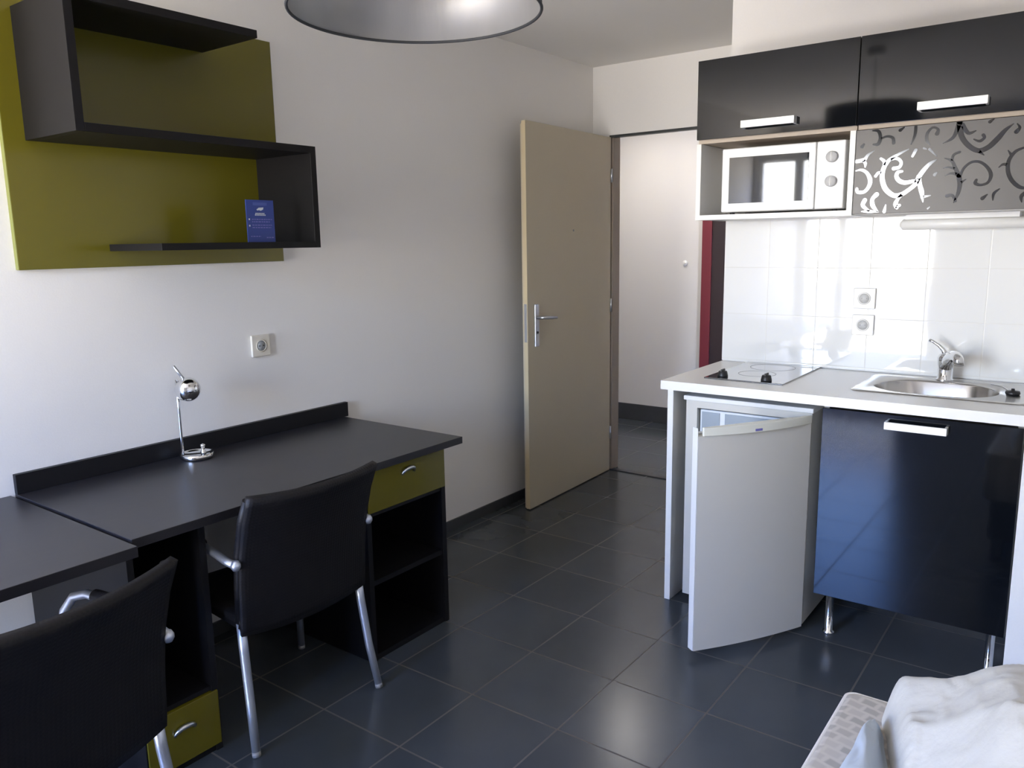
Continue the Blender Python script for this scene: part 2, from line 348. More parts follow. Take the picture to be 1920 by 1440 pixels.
# ------------------------------------------------------------------ entrance door, standing open against the left wall
dr = thing('door_1', 'cream entrance door standing open into the room', 'door', (0.130, 4.305, 0.0)); dr['kind'] = 'structure'
Hx, Hy = 0.130, 4.305; Fx, Fy = 0.160, 3.392
dl = math.hypot(Fx-Hx, Fy-Hy); du = Vector(((Fx-Hx)/dl, (Fy-Hy)/dl, 0)); dn = Vector((-du.y, du.x, 0))   # dn points into the room
def dbox(mb, s0, s1, n0, n1, z0, z1, bev=0.0, mi=0):
    b = MB().box(s0, s1, n0, n1, z0, z1, bev).bm
    for v in b.verts: v.co = Vector((Hx, Hy, 0))+du*v.co.x+dn*v.co.y+Vector((0, 0, v.co.z))
    bmesh.ops.recalc_face_normals(b, faces=b.faces[:]); return mb.merge(b, mi)
lf = MB(); dbox(lf, 0.0, dl, -0.024, 0.0, 0.006, 2.040, 0.0015); dbox(lf, 0.012, dl-0.012, -0.040, -0.0245, 0.006, 2.028, 0.0015)
obj('door_leaf', lf, 'door', dr)
obj('lit_edge', dbox(MB(), dl, dl+0.0012, -0.0235, -0.0005, 0.010, 2.036), 'door_edge', dr)  # thin strip that carries the lit edge colour
lp = MB(); dbox(lp, dl+0.0012, dl+0.0024, -0.020, -0.004, 0.92, 1.12); obj('lock_plate', lp, 'metal', dr)
hd = obj('handle_plate', dbox(MB(), dl-0.098, dl-0.060, 0.0, 0.009, 0.890, 1.115, 0.003), 'metal', dr)
def dpt(s_, n_, z_): return Vector((Hx, Hy, 0))+du*s_+dn*n_+Vector((0, 0, z_))
lev = MB(); lev.tube([dpt(dl-0.079, 0.008, 1.045), dpt(dl-0.079, 0.045, 1.045), dpt(dl-0.085, 0.052, 1.045), dpt(dl-0.10, 0.056, 1.044), dpt(dl-0.15, 0.057, 1.040), dpt(dl-0.205, 0.052, 1.036)], [0.009, 0.009, 0.0095, 0.010, 0.009, 0.007])
obj('lever', lev, 'metal', hd)
kh = MB(); kh.tube([dpt(dl-0.079, 0.009, 0.965), dpt(dl-0.079, 0.012, 0.965)], 0.007); obj('keyhole', kh, 'black_plastic', hd)
ob = MB(); ob.tube([dpt(dl-0.079, -0.040, 1.045), dpt(dl-0.079, -0.075, 1.045), dpt(dl-0.09, -0.082, 1.045), dpt(dl-0.19, -0.082, 1.04)], 0.008); obj('outer_lever', ob, 'metal', dr)
ph = MB(); ph.tube([dpt(0.443, 0.0, 1.498), dpt(0.443, 0.003, 1.498)], 0.006); obj('peephole', ph, 'grey', dr)
for z in (0.25, 1.05, 1.82):
    hg = MB(); hg.tube([dpt(0.003, 0.006, z-0.04), dpt(0.003, 0.006, z+0.04)], 0.006); obj('hinge', hg, 'metal', dr)

# ------------------------------------------------------------------ wall socket over the desk
def socket(name, label, x, y, z, facing, group=None, mat='beige_plastic'):
    t = thing(name, label, 'socket', (x, y, z), group)
    if facing == 'x': R = Matrix.Translation((x, y, z)) @ Matrix.Rotation(PI/2, 4, 'Y')
    else: R = Matrix.Translation((x, y, z)) @ Matrix.Rotation(PI/2, 4, 'X')
    b = MB().box(-0.041, 0.041, -0.041, 0.041, 0.0, 0.011, 0.003).bm
    bmesh.ops.transform(b, matrix=R, verts=b.verts[:]); obj('plate', MB().merge(b), mat, t)
    rg = MB().lathe([(0.022, 0.011), (0.024, 0.013), (0.020, 0.0125), (0.019, 0.0112)], n=40, mat=R); wl = obj('rim', rg, mat, t)
    obj('well', MB().lathe([(0, 0.0112), (0.0195, 0.0112), (0.0195, 0.0118), (0, 0.0118)], n=40, mat=R), 'socket_hole' if facing == 'x' else 'socket_light', t)
    pn = MB()
    for a in (-1, 1):
        P = R @ Vector((0, a*0.009, 0.0118)) if facing == 'x' else R @ Vector((a*0.009, 0, 0.0118))
        Q = R @ Vector((0, a*0.009, 0.0128)) if facing == 'x' else R @ Vector((a*0.009, 0, 0.0128))
        pn.tube([P, Q], 0.0025, n=8)
    obj('contact_hole', pn, 'black_plastic' if facing == 'x' else 'grey', t); return t
socket('wall_socket', 'cream wall socket above the desk right of the chrome lamp', 0.0, 1.857, 1.067, 'x')
socket('wall_socket', 'upper of the two white sockets on the kitchen tiles', 1.802, 3.407, 1.196, 'y', 'sockets on the tiled splashback', 'white_lam')
socket('wall_socket', 'lower of the two white sockets on the kitchen tiles', 1.802, 3.407, 1.090, 'y', 'sockets on the tiled splashback', 'white_lam')

# ------------------------------------------------------------------ wall shelf on olive back panel
ws = thing('wall_shelf', 'dark zigzag wall shelf on a glossy olive green back panel', 'shelf', (0.0, 1.51, 1.38))
pb = MB(); pb.box(0.0, 0.020, 1.038, 1.980, 1.382, 2.178, 0.0006)
bk = obj('back_panel', pb, 'olive', ws); bk['label'] = 'glossy olive green back panel'
obj('panel_edge', MB().box(0.0, 0.0195, 1.0365, 1.0382, 1.383, 2.177), 'olive_edge', bk)
X0, X1, T = 0.020, 0.325, 0.024
obj('side_panel', MB().box(X0, X1, 1.096, 1.096+T, 1.753, 2.118, 0.0008), 'wenge_shelf', ws)
obj('top_shelf', MB().box(X0, X1, 1.1205, 1.698, 2.094, 2.118, 0.0008), 'wenge_shelf', ws)
obj('middle_shelf', MB().box(X0, X1, 1.1205, 1.884, 1.753, 1.777, 0.0008), 'wenge_shelf', ws)
obj('side_panel', MB().box(X0, X1, 1.8845, 1.908, 1.432, 1.777, 0.0008), 'wenge_shelf', ws)
obj('bottom_shelf', MB().box(X0, X1, 1.310, 1.884, 1.432, 1.453, 0.0008), 'wenge_shelf', ws)
# blue leaflet
cd = thing('leaflet', 'small blue printed card standing on the bottom wall shelf', 'card', (0.27, 1.70, 1.4535))
cbm = MB().box(0.268, 0.271, 1.648, 1.757, 1.4535, 1.592)
cbx = obj('card', cbm, 'blue', cd)
pr = MB(); pr.box(0.2711, 0.2714, 1.675, 1.730, 1.574, 1.584); obj('headline', pr, 'blue_l', cd)
lg = MB()
def cardpoly(mb, pts):   # pts in (y, z) on the front of the card
    b = bmesh.new(); vs = [b.verts.new((0.2712, y, z)) for y, z in pts]; f = b.faces.new(vs)
    r = bmesh.ops.extrude_face_region(b, geom=[f])
    for v in r['geom']:
        if isinstance(v, bmesh.types.BMVert): v.co.x += 0.0003
    bmesh.ops.recalc_face_normals(b, faces=b.faces[:]); mb.merge(b); return mb
cardpoly(lg, [(1.688, 1.5605), (1.697, 1.5665), (1.716, 1.568), (1.714, 1.561), (1.705, 1.557), (1.697, 1.559), (1.692, 1.5575)])
obj('logo', lg, 'white_print', cd)
tx = MB()
for k, (z, a, b_) in enumerate([(1.546, 1.683, 1.719), (1.541, 1.681, 1.720)]):
    y = a
    while y < b_: tx.box(0.2711, 0.2714, y, y+0.0045, z, z+0.0035); y += 0.0062
obj('logo_caption', tx, 'white_print', cd)

for z, a, b_ in [(1.527, 1.668, 1.750), (1.519, 1.668, 1.738), (1.508, 1.668, 1.748), (1.500, 1.668, 1.742), (1.471, 1.660, 1.700), (1.467, 1.722, 1.752)]:
    y = a; t1 = MB()
    while y < b_:
        wdt = random.uniform(0.004, 0.011); t1.box(0.2711, 0.2714, y, min(y+wdt, b_), z, z+0.003); y += wdt+0.003
    obj('text_line', t1, 'lilac_print', cd)
for z in (1.526, 1.505): obj('bullet_mark', MB().box(0.2711, 0.2714, 1.655, 1.660, z, z+0.005), 'white_print', cd)

# ------------------------------------------------------------------ desks
def dhandle(parent, x, y, z, w_=0.060):   # oval cup pull on an x-facing front
    rg = MB(); n = 20; h = 0.016
    pts = [(x+0.012*math.sin(PI*k/n)+0.001, y+w_/2*math.cos(PI*k/n), z-0.010+h*math.sin(PI*k/n)*1.3) for k in range(n+1)]
    rg.tube(pts, [0.0045+0.003*math.sin(PI*k/n) for k in range(n+1)], n=10)
    obj('handle', rg, 'metal', parent)
dk = thing('desk', 'long dark desk with olive drawers and upstand under the wall shelf', 'desk', (0.33, 1.6, 0.0))
obj('desktop', MB().box(0.002, 0.672, 0.957, 2.243, 0.694, 0.720, 0.0012), 'wenge', dk)
obj('upstand', MB().box(0.002, 0.021, 0.957, 2.262, 0.7202, 0.781, 0.001), 'wenge_matt', dk)
pd = obj('pedestal', MB().box(0.022, 0.640, 2.150, 2.172, 0.0, 0.694).box(0.022, 0.640, 1.772, 1.792, 0.0, 0.694).box(0.022, 0.040, 1.792, 2.150, 0.0, 0.694)
    .box(0.04, 0.635, 1.792, 2.150, 0.275, 0.293).box(0.04, 0.635, 1.792, 2.150, 0.525, 0.538).box(0.04, 0.635, 1.792, 2.150, 0.0, 0.02), 'wenge_matt', dk)
dw = obj('drawer', MB().box(0.040, 0.646, 1.779, 2.166, 0.541, 0.689, 0.0015), 'olive', dk); dw['label'] = 'olive green gloss drawer front'
dhandle(dw, 0.646, 1.972, 0.652)
pd2 = obj('pedestal', MB().box(0.022, 0.625, 1.165, 1.185, 0.0, 0.694).box(0.022, 0.625, 0.960, 0.978, 0.0, 0.694).box(0.022, 0.040, 0.978, 1.165, 0.0, 0.694)
    .box(0.04, 0.62, 0.978, 1.165, 0.0, 0.016).box(0.04, 0.62, 0.978, 1.165, 0.190, 0.203), 'wenge_matt', dk)
dw2 = obj('drawer', MB().box(0.040, 0.630, 0.964, 1.180, 0.022, 0.187, 0.0015), 'olive', dk); dw2['label'] = 'olive green gloss drawer front near the floor'
dhandle(dw2, 0.630, 1.070, 0.125)
d3 = thing('desk', 'second dark desk at left picture edge in front of near chair', 'desk', (0.36, 0.3, 0.0))
obj('desktop', MB().box(0.002, 0.722, -0.35, 0.945, 0.690, 0.718, 0.0012), 'wenge', d3)
for lx in (0.05, 0.67):
    lgm = MB(); lgm.tube([(lx, -0.30, 0.0), (lx, -0.30, 0.690)], 0.025); obj('leg', lgm, 'metal', d3)

# desk lamp
lm = thing('desk_lamp', 'chrome desk lamp with ball head standing on the long desk', 'lamp', (0.090, 1.505, 0.720))
bs = MB().lathe([(0, 0.7205), (0.052, 0.7205), (0.0555, 0.724), (0.0555, 0.738), (0.0535, 0.7385), (0.0525, 0.7335), (0, 0.7335)], 0.090, 1.505, 56)
obj('base', bs, 'chrome', lm)
po_ = MB(); po_.tube([(0.080, 1.459, 0.7335), (0.080, 1.459, 0.80), (0.080, 1.459, 0.90), (0.080, 1.459, 1.000)], 0.0048, 12)
obj('pole', po_, 'chrome', lm)
kb = MB().lathe([(0, 0.7336), (0.009, 0.7336), (0.009, 0.740), (0.006, 0.743), (0.006, 0.756), (0.0085, 0.758), (0.0085, 0.764), (0, 0.767)], 0.098, 1.525, 24)
obj('switch_knob', kb, 'chrome', lm)
Rl = Matrix.Translation((0.100, 1.486, 0.965)) @ Matrix.Rotation(math.radians(28), 4, 'X') @ Matrix.Rotation(math.radians(18), 4, 'Y')
pf = [(0.042*math.sin(a), 0.042*math.cos(a)) for a in [PI*0.76*k/22 for k in range(23)]]
pf += [(r*0.93, z) for r, z in reversed(pf)]
sh_ = obj('ball_shade', MB().lathe(pf, n=48, mat=Rl), 'chrome', lm)
lb = MB().lathe([(0.0, 0.02), (0.012, 0.01), (0.016, -0.006), (0.012, -0.02), (0.0, -0.026)], n=20, mat=Rl); obj('bulb', lb, 'white_plastic', sh_)
st = MB(); st.tube([(0.098, 1.478, 1.000), (0.090, 1.466, 1.022), (0.083, 1.452, 1.048)], 0.0048, 10); obj('grip_rod', st, 'metal', lm)
jt = MB(); jt.tube([(0.080, 1.453, 0.985), (0.090, 1.470, 0.985)], 0.006, 10); obj('joint', jt, 'chrome', lm)

# ------------------------------------------------------------------ chairs (local: sitter faces -x)
def make_chair(label):
    t = thing('armchair', label, 'chair', (0, 0, 0), 'black woven armchairs at the desks')
    # woven back, curved in plan, wraps both posts
    zs = [0.350, 0.40, 0.50, 0.60, 0.70, 0.78]; xs = [0.150, 0.156, 0.162, 0.176, 0.205, 0.240]
    def px(z):
        for i in range(len(zs)-1):
            if z <= zs[i+1]: tt = (z-zs[i])/(zs[i+1]-zs[i]); return xs[i]+(xs[i+1]-xs[i])*tt
        return xs[-1]
    def back(u, v):
        y = -0.222+0.444*u; c = 1-(2*u-1)**2; z = 0.355+(0.780-0.355)*v
        z = z-0.010*c*v+0.000*(1-v); return Vector((px(z)+0.034*c*(0.35+0.65*v), y, z-0.018*(1-v)*c))
    g = MB().grid(back, 24, 16, thick=0.020); obj('backrest', g, 'rattan', t)
    def seat(u, v):
        x = -0.215+0.385*u; y = (-0.222+0.444*v); c = 1-(2*v-1)**2
        z = 0.425-0.010*c-0.02*max(0, (0.12-u)/0.12)**2-0.018*u; return Vector((x, y, z))
    obj('seat', MB().grid(seat, 20, 14, thick=0.035), 'rattan', t)
    for s in (-1, 1):
        rl = MB(); rl.tube([(0.150, s*0.212, 0.385), (0.158, s*0.214, 0.300), (0.180, s*0.220, 0.150), (0.207, s*0.230, 0.012)], [0.0135, 0.0135, 0.013, 0.012]); lg_ = obj('leg', rl, 'chair_alu', t); lg_['label'] = 'aluminium rear leg'
        ft = MB(); ft.tube([(0.2065, s*0.2298, 0.014), (0.209, s*0.2305, 0.0)], 0.0125); obj('foot_cap', ft, 'grey', lg_)
        po2 = MB(); po2.tube([(0.150, s*0.212, 0.387), (0.160, s*0.214, 0.50), (0.176, s*0.216, 0.60), (0.205, s*0.216, 0.70), (0.232, s*0.214, 0.764)], [0.0145, 0.0145, 0.0145, 0.014, 0.012]); obj('back_post', po2, 'rattan', t)
        fl = MB(); fl.tube([(-0.205, s*0.226, 0.405), (-0.208, s*0.227, 0.20), (-0.212, s*0.230, 0.012)], [0.013, 0.013, 0.012]); fg = obj('leg', fl, 'chair_alu', t); fg['label'] = 'aluminium front leg'
        ft = MB(); ft.tube([(-0.2115, s*0.2298, 0.014), (-0.2118, s*0.230, 0.0)], 0.0125); obj('foot_cap', ft, 'grey', fg)
        ar = MB(); ar.tube([(0.184, s*0.226, 0.574), (0.175, s*0.240, 0.577), (0.15, s*0.243, 0.581), (0.10, s*0.245, 0.592), (0.02, s*0.247, 0.603), (-0.06, s*0.247, 0.612), (-0.105, s*0.245, 0.614), (-0.150, s*0.240, 0.600), (-0.182, s*0.233, 0.560), (-0.198, s*0.228, 0.48), (-0.205, s*0.226, 0.407)], 0.0115)
        a_ = obj('armrest', ar, 'chair_alu', t)
        pdm = MB(); pdm.tube([(0.035, s*0.247, 0.604), (-0.03, s*0.247, 0.612), (-0.075, s*0.246, 0.615)], [0.017, 0.018, 0.016]); obj('arm_wrap', pdm, 'rattan', a_)
        jn = MB().lathe([(0, -0.016), (0.009, -0.013), (0.014, -0.004), (0.014, 0.004), (0.009, 0.013), (0, 0.016)], n=16, mat=Matrix.Translation((0.188, s*0.236, 0.574))); obj('arm_joint', jn, 'chair_alu', a_)
    for xx in (-0.19, 0.13):
        cbm_ = MB(); cbm_.tube([(xx, -0.212, 0.385), (xx, 0.212, 0.385)], 0.010); obj('seat_rail', cbm_, 'black_plastic', t)
    return t
def copy_tree(o, parent=None):
    c = o.copy(); C.objects.link(c)
    if parent is not None: c.parent = parent
    for ch in [x for x in bpy.data.objects if x.parent == o]: copy_tree(ch, c)
    return c
ch1 = make_chair('black woven armchair pushed up to the long desk below the wall shelf')
ch2 = copy_tree(ch1); ch2['label'] = 'nearest black woven armchair at lower left, cut off by the picture edge'
ch1.location = (0.545, 1.456, 0); ch1.rotation_euler = (0, 0, math.radians(-2.85))
ch2.location = (0.795, 0.618, 0); ch2.rotation_euler = (0, 0, math.radians(9))

# ------------------------------------------------------------------ pendant lamp
px_, py_, pz_, pr_ = 1.430, 1.250, 1.893, 0.250
pn = thing('pendant_lamp', 'dark drum pendant shade with silver lining hanging from the ceiling', 'lamp', (px_, py_, CH))
so = obj('lamp_shade', MB().lathe([(pr_, pz_), (pr_, pz_+0.26), (pr_-0.0015, pz_+0.26), (pr_-0.0015, pz_)], px_, py_, 96, closed=True), 'shade_out', pn)
li = obj('lining', MB().lathe([(pr_-0.002, pz_+0.002), (pr_-0.002, pz_+0.258), (pr_-0.003, pz_+0.258), (pr_-0.003, pz_+0.002)], px_, py_, 96, closed=True), 'shade_in', so); li['label'] = 'silver inner lining'
rm = MB(); rm.tube([(px_+(pr_-0.001)*math.cos(a), py_+(pr_-0.001)*math.sin(a), pz_) for a in [2*PI*k/96 for k in range(97)]], 0.0032, 8, caps=False); obj('rim_ring', rm, 'shade_out', so)
sp_ = MB()
for k in range(3):
    a = 2*PI*k/3+0.4; sp_.tube([(px_+0.02*math.cos(a), py_+0.02*math.sin(a), pz_+0.20), (px_+(pr_-0.003)*math.cos(a), py_+(pr_-0.003)*math.sin(a), pz_+0.255)], 0.0016, 6)
obj('spider', sp_, 'metal', pn)
sk = MB().lathe([(0, 0.27), (0.012, 0.268), (0.020, 0.24), (0.021, 0.165), (0.017, 0.160), (0, 0.160)], px_, py_, 24); 
for v in sk.bm.verts: v.co.z += pz_
obj('bulb_holder', sk, 'white_plastic', pn)
bu = MB().lathe([(0.013, 0.160), (0.014, 0.145), (0.024, 0.120), (0.030, 0.095), (0.028, 0.070), (0.018, 0.052), (0, 0.046)], px_, py_, 32)
for v in bu.bm.verts: v.co.z += pz_
obj('bulb', bu, 'bulb', pn)
cdm = MB(); cdm.tube([(px_, py_, pz_+0.268), (px_, py_, CH-0.02)], 0.003, 8); obj('cord', cdm, 'black_plastic', pn)
obj('ceiling_rose', MB().lathe([(0, CH), (0.045, CH), (0.043, CH-0.02), (0.02, CH-0.035), (0, CH-0.036)], px_, py_, 32), 'white_plastic', pn)

# ------------------------------------------------------------------ kitchenette: base
wt = MB()
# worktop slab with cut-outs for sink bowl built from strips
SX0, SX1, SY0, SY1 = 1.915, 2.315, 2.985, 3.290
for a in ((1.216, SX0, 2.797, 3.406), (SX1, 2.4185, 2.797, 3.406), (SX0, SX1, 2.797, SY0), (SX0, SX1, SY1, 3.406)): wt.box(*a, 0.868, 0.902)
tag(obj('worktop', wt, 'white_lam'), 'white kitchen worktop holding the hob and the steel sink', 'worktop')
ep = MB().box(1.238, 1.262, 2.815, 3.400, 0.0, 0.868, 0.001)
tag(obj('end_panel', ep, 'white_lam'), 'white upright side panel carrying the left end of the worktop', 'panel')
# base cabinet
bc = thing('base_cabinet', 'glossy black kitchen base cabinet on chrome feet below the sink', 'cabinet', (2.11, 3.1, 0.0))
cx0, cx1 = 1.822, 2.415
ca = MB(); ca.box(cx0, cx0+0.018, 2.838, 3.40, 0.18, 0.866); ca.box(cx1-0.018, cx1, 2.838, 3.40, 0.18, 0.866); ca.box(cx0+0.018, cx1-0.018, 2.838, 3.40, 0.18, 0.198); ca.box(cx0+0.018, cx1-0.018, 3.382, 3.40, 0.198, 0.866)
obj('carcass', ca, 'white_in', bc)
bd = obj('door', MB().box(cx0+0.001, cx1-0.001, 2.815, 2.836, 0.176, 0.858, 0.0012), 'gloss_black', bc); bd['label'] = 'glossy black door'
def barhandle(parent, x0, x1, yf, z, hh=0.0125):
    m = MB(); m.box(x0, x1, yf-0.034, yf-0.026, z-hh, z+hh, 0.0015)
    m.box(x0, x0+0.008, yf-0.027, yf, z-hh, z+hh, 0.001); m.box(x1-0.008, x1, yf-0.027, yf, z-hh, z+hh, 0.001)
    obj('handle', m, 'handle', parent)
barhandle(bd, 2.028, 2.212, 2.815, 0.826)
for x, y in ((1.862, 2.895), (2.372, 2.895), (1.862, 3.34), (2.372, 3.34)):
    obj('foot', MB().lathe([(0, 0), (0.021, 0), (0.021, 0.008), (0.0135, 0.012), (0.0135, 0.172), (0.02, 0.176), (0.02, 0.180), (0, 0.180)], x, y, 24), 'chrome', bc)

# refrigerator with its door standing open
fg = thing('refrigerator', 'small white under-counter refrigerator with its bowed door ajar', 'refrigerator', (1.54, 3.1, 0.0))
fx0, fx1, fy0, fy1, fz0, fz1 = 1.296, 1.776, 2.862, 3.36, 0.022, 0.836
cs = MB(); w4 = 0.045
cs.box(fx0, fx0+w4, fy0, fy1, fz0, fz1-0.04); cs.box(fx1-w4, fx1, fy0, fy1, fz0, fz1-0.04); cs.box(fx0+w4, fx1-w4, fy0, fy1, fz0, 0.11); cs.box(fx0+w4, fx1-w4, fy1-0.04, fy1, 0.11, fz1-0.04)
cs.box(fx0, fx1, fy0, fy1, fz1-0.040, fz1-0.012)
obj('body', cs, 'fridge', fg)
obj('top_lid', MB().box(fx0-0.008, fx1+0.006, fy0-0.010, fy1, fz1-0.012, fz1+0.006, 0.003), 'white_plastic', fg)
ice = obj('freezer_flap', MB().box(fx0+w4+0.004, fx1-w4-0.004, fy0+0.020, fy0+0.035, 0.66, 0.788, 0.004), 'fridge_in', fg)
obj('flap_panel', MB().box(fx0+w4+0.012, fx0+w4+0.085, fy0+0.0175, fy0+0.020, 0.675, 0.780, 0.001), 'grey_plastic', ice)
obj('flap_panel', MB().box(fx0+w4+0.105, fx1-w4-0.02, fy0+0.0175, fy0+0.020, 0.675, 0.780, 0.001), 'grey_plastic', ice)
for z in (0.30, 0.48): 
    obj('shelf', MB().box(fx0+w4+0.001, fx1-w4-0.001, fy0+0.05, fy1-0.041, z, z+0.006), 'fridge_in', fg)
for x in (1.33, 1.74):
    obj('foot', MB().lathe([(0, 0), (0.018, 0), (0.016, 0.022), (0, 0.022)], x, 2.90, 16), 'black_plastic', fg)
    obj('foot', MB().lathe([(0, 0), (0.018, 0), (0.016, 0.022), (0, 0.022)], x, 3.32, 16), 'black_plastic', fg)
# door: hinge at right, local u runs from hinge to free end, n = outward (front)
hx, hy = 1.784, 2.826; ex, ey = 1.536, 2.431
L_ = math.hypot(ex-hx, ey-hy); uu = Vector(((ex-hx)/L_, (ey-hy)/L_)); nn_ = Vector((-uu.y, uu.x))
if nn_.x < 0: nn_ = -nn_
def bow(t, a): return a*(1-(2*t-1)**2)
def doorpoly(b0, b1, n0, off=0.0, k=20, a=0.013):
    f = []; 
    for i in range(k+1):
        t = b0+(b1-b0)*i/k; p_ = Vector((hx, hy))+uu*(L_*t)+nn_*(bow(t, a)+off); f.append((p_.x, p_.y))
    for t in (b1, b0):
        p_ = Vector((hx, hy))+uu*(L_*t)+nn_*n0; f.append((p_.x, p_.y))
    return f
fd = obj('door', MB().prism(doorpoly(0, 1, -0.030), 0.030, 0.795), 'fridge', fg); fd['label'] = 'white bowed door standing ajar'
obj('top_trim', MB().prism(doorpoly(0.0, 0.965, -0.004, 0.002, a=0.028), 0.7955, 0.825, 0.002), 'fridge_trim', fd)
obj('badge', MB().prism(doorpoly(0.50, 0.56, 0.025, 0.0028, 6, a=0.028), 0.800, 0.808), 'lilac_print', fd)
obj('liner', MB().prism([tuple(Vector((hx, hy))+uu*(L_*t)+nn_*q) for t, q in ((0.03, -0.0305), (0.97, -0.0305), (0.95, -0.052), (0.05, -0.052))], 0.055, 0.80, 0.004), 'fridge_in', fd)
obj('door_edge_strip', MB().prism([tuple(Vector((hx, hy))+uu*(L_*t)+nn_*q) for t, q in ((1.0005, -0.030), (1.008, -0.030), (1.008, -0.001), (1.0005, -0.001))], 0.030, 0.824, 0.002), 'white_plastic', fd)

# hob
hb = thing('hob', 'glossy two-plate ceramic hob set in the worktop with two black knobs', 'hob', (1.49, 3.16, 0.902))
obj('glass_plate', MB().box(1.338, 1.646, 2.925, 3.400, 0.9021, 0.9075, 0.001), 'hob', hb)
for (x, y) in ((1.395, 2.975), (1.572, 2.962)):
    kk = MB().lathe([(0, 0.9077), (0.020, 0.9077), (0.020, 0.912), (0.0165, 0.928), (0.014, 0.930), (0, 0.930)], x, y, 24); kk.box(x-0.003, x+0.003, y-0.017, y+0.017, 0.929, 0.937, 0.001); obj('knob', kk, 'black_plastic', hb)
for (x, y, r) in ((1.485, 3.105, 0.0725), (1.485, 3.290, 0.090)):
    obj('cooking_zone', MB().lathe([(r-0.002, 0.9077), (r, 0.9077), (r, 0.9079), (r-0.002, 0.9079)], x, y, 48, closed=True), 'grey', hb)

# sink
sk_ = thing('sink', 'rounded stainless steel sink set in the worktop', 'sink', (2.12, 3.14, 0.902))
def rr(cx, cy, hx_, hy_, r, n=10):
    o = []
    for q, (sx, sy) in enumerate(((1, 1), (-1, 1), (-1, -1), (1, -1))):
        for k in range(n+1):
            a = PI/2*q+PI/2*k/n; o.append((cx+sx*(hx_-r)+r*math.cos(a), cy+sy*(hy_-r)+r*math.sin(a)))
    return o
def loops(rs, mb):
    b = bmesh.new(); R = []
    for (cx, cy, a, c, r, z) in rs: R.append([b.verts.new((x, y, z)) for x, y in rr(cx, cy, a, c, r)])
    for A, B in zip(R, R[1:]):
        n = len(A)
        for k in range(n): b.faces.new((A[k], A[(k+1) % n], B[(k+1) % n], B[k])).smooth = True
    b.faces.new(R[-1]); bmesh.ops.recalc_face_normals(b, faces=b.faces[:]); bmesh.ops.reverse_faces(b, faces=b.faces[:]) if False else None
    return mb.merge(b)
bx, by = 2.115, 3.137
loops([(2.138, 3.155, 0.268, 0.200, 0.03, 0.9025), (2.138, 3.155, 0.266, 0.198, 0.03, 0.9050), (2.138, 3.155, 0.250, 0.180, 0.03, 0.9052), (bx, by, 0.200, 0.152, 0.145, 0.9050), (bx, by, 0.196, 0.148, 0.142, 0.898), (bx, by, 0.190, 0.142, 0.136, 0.84), (bx, by, 0.170, 0.122, 0.118, 0.782), (bx, by, 0.10, 0.07, 0.065, 0.776), (bx, by, 0.03, 0.03, 0.029, 0.774)], mbk := MB())
obj('bowl', mbk, 'steel', sk_)
obj('drain', MB().lathe([(0, 0.7745), (0.028, 0.7745), (0.030, 0.778), (0.024, 0.7775), (0, 0.776)], bx, by, 24), 'chrome', sk_)
pg = thing('sink_plug', 'small black sink plug lying on the steel rim right of the bowl', 'plug', (2.352, 3.13, 0.905))
obj('stopper', MB().lathe([(0, 0.9056), (0.020, 0.9056), (0.023, 0.911), (0.021, 0.918), (0.006, 0.919), (0.005, 0.926), (0, 0.927)], 2.352, 3.13, 24), 'black_plastic', pg)
chn = MB(); chn.tube([(2.352, 3.13, 0.926), (2.345, 3.16, 0.912), (2.33, 3.21, 0.908), (2.31, 3.27, 0.9075), (2.27, 3.31, 0.9075)], 0.0018, 6); obj('chain', chn, 'chrome', pg)
# mixer tap
tp = thing('mixer_tap', 'chrome single lever mixer tap behind the steel sink', 'tap', (2.118, 3.325, 0.905))
tb = MB().lathe([(0, 0.9055), (0.030, 0.9055), (0.030, 0.911), (0.0255, 0.915), (0.026, 0.955), (0.029, 0.975), (0.030, 0.990), (0.025, 1.002), (0.013, 1.009), (0, 1.011)], 2.118, 3.325, 32)
obj('body', tb, 'chrome', tp)
sp2 = MB(); sp2.tube([(2.120, 3.318, 0.962), (2.134, 3.285, 0.990), (2.152, 3.240, 1.008), (2.168, 3.200, 1.012), (2.177, 3.180, 1.004), (2.179, 3.174, 0.985)], [0.024, 0.023, 0.021, 0.019, 0.018, 0.017], 16); obj('spout', sp2, 'chrome', tp)
lv = MB(); lv.tube([(2.116, 3.326, 0.998), (2.106, 3.328, 1.018), (2.088, 3.330, 1.035), (2.068, 3.330, 1.048), (2.056, 3.330, 1.052)], [0.012, 0.009, 0.0065, 0.006, 0.007], 12); obj('lever', lv, 'chrome', tp)

# ------------------------------------------------------------------ wall units
ux0, ux1, um = 1.206, 2.415, 1.810; uy0, uy1 = 3.100, 3.400
def wall_cab(label, x0, x1, hx0, hx1):
    t = thing('wall_cabinet', label, 'cabinet', ((x0+x1)/2, 3.25, 1.81), 'black wall cabinets in a row')
    c = MB(); c.box(x0+0.002, x0+0.018, uy0+0.022, uy1, 1.812, 2.124); c.box(x1-0.018, x1-0.002, uy0+0.022, uy1, 1.812, 2.124)
    c.box(x0+0.018, x1-0.018, uy0+0.022, uy1, 2.106, 2.124); c.box(x0+0.018, x1-0.018, uy0+0.022, uy1, 1.812, 1.828); c.box(x0+0.018, x1-0.018, uy1-0.008, uy1, 1.828, 2.106)
    obj('carcass', c, 'beige_edge', t)
    d = obj('door', MB().box(x0+0.0015, x1-0.0015, uy0, uy0+0.020, 1.826, 2.124, 0.0012), 'gloss_black', t); d['label'] = 'glossy black lift-up door'
    barhandle(d, hx0, hx1, uy0, 1.866, 0.0135)
wall_cab('black wall cabinet above the microwave', ux0, um, 1.398, 1.600)
wall_cab('black wall cabinet above the scroll patterned front', um, ux1, 2.008, 2.215)
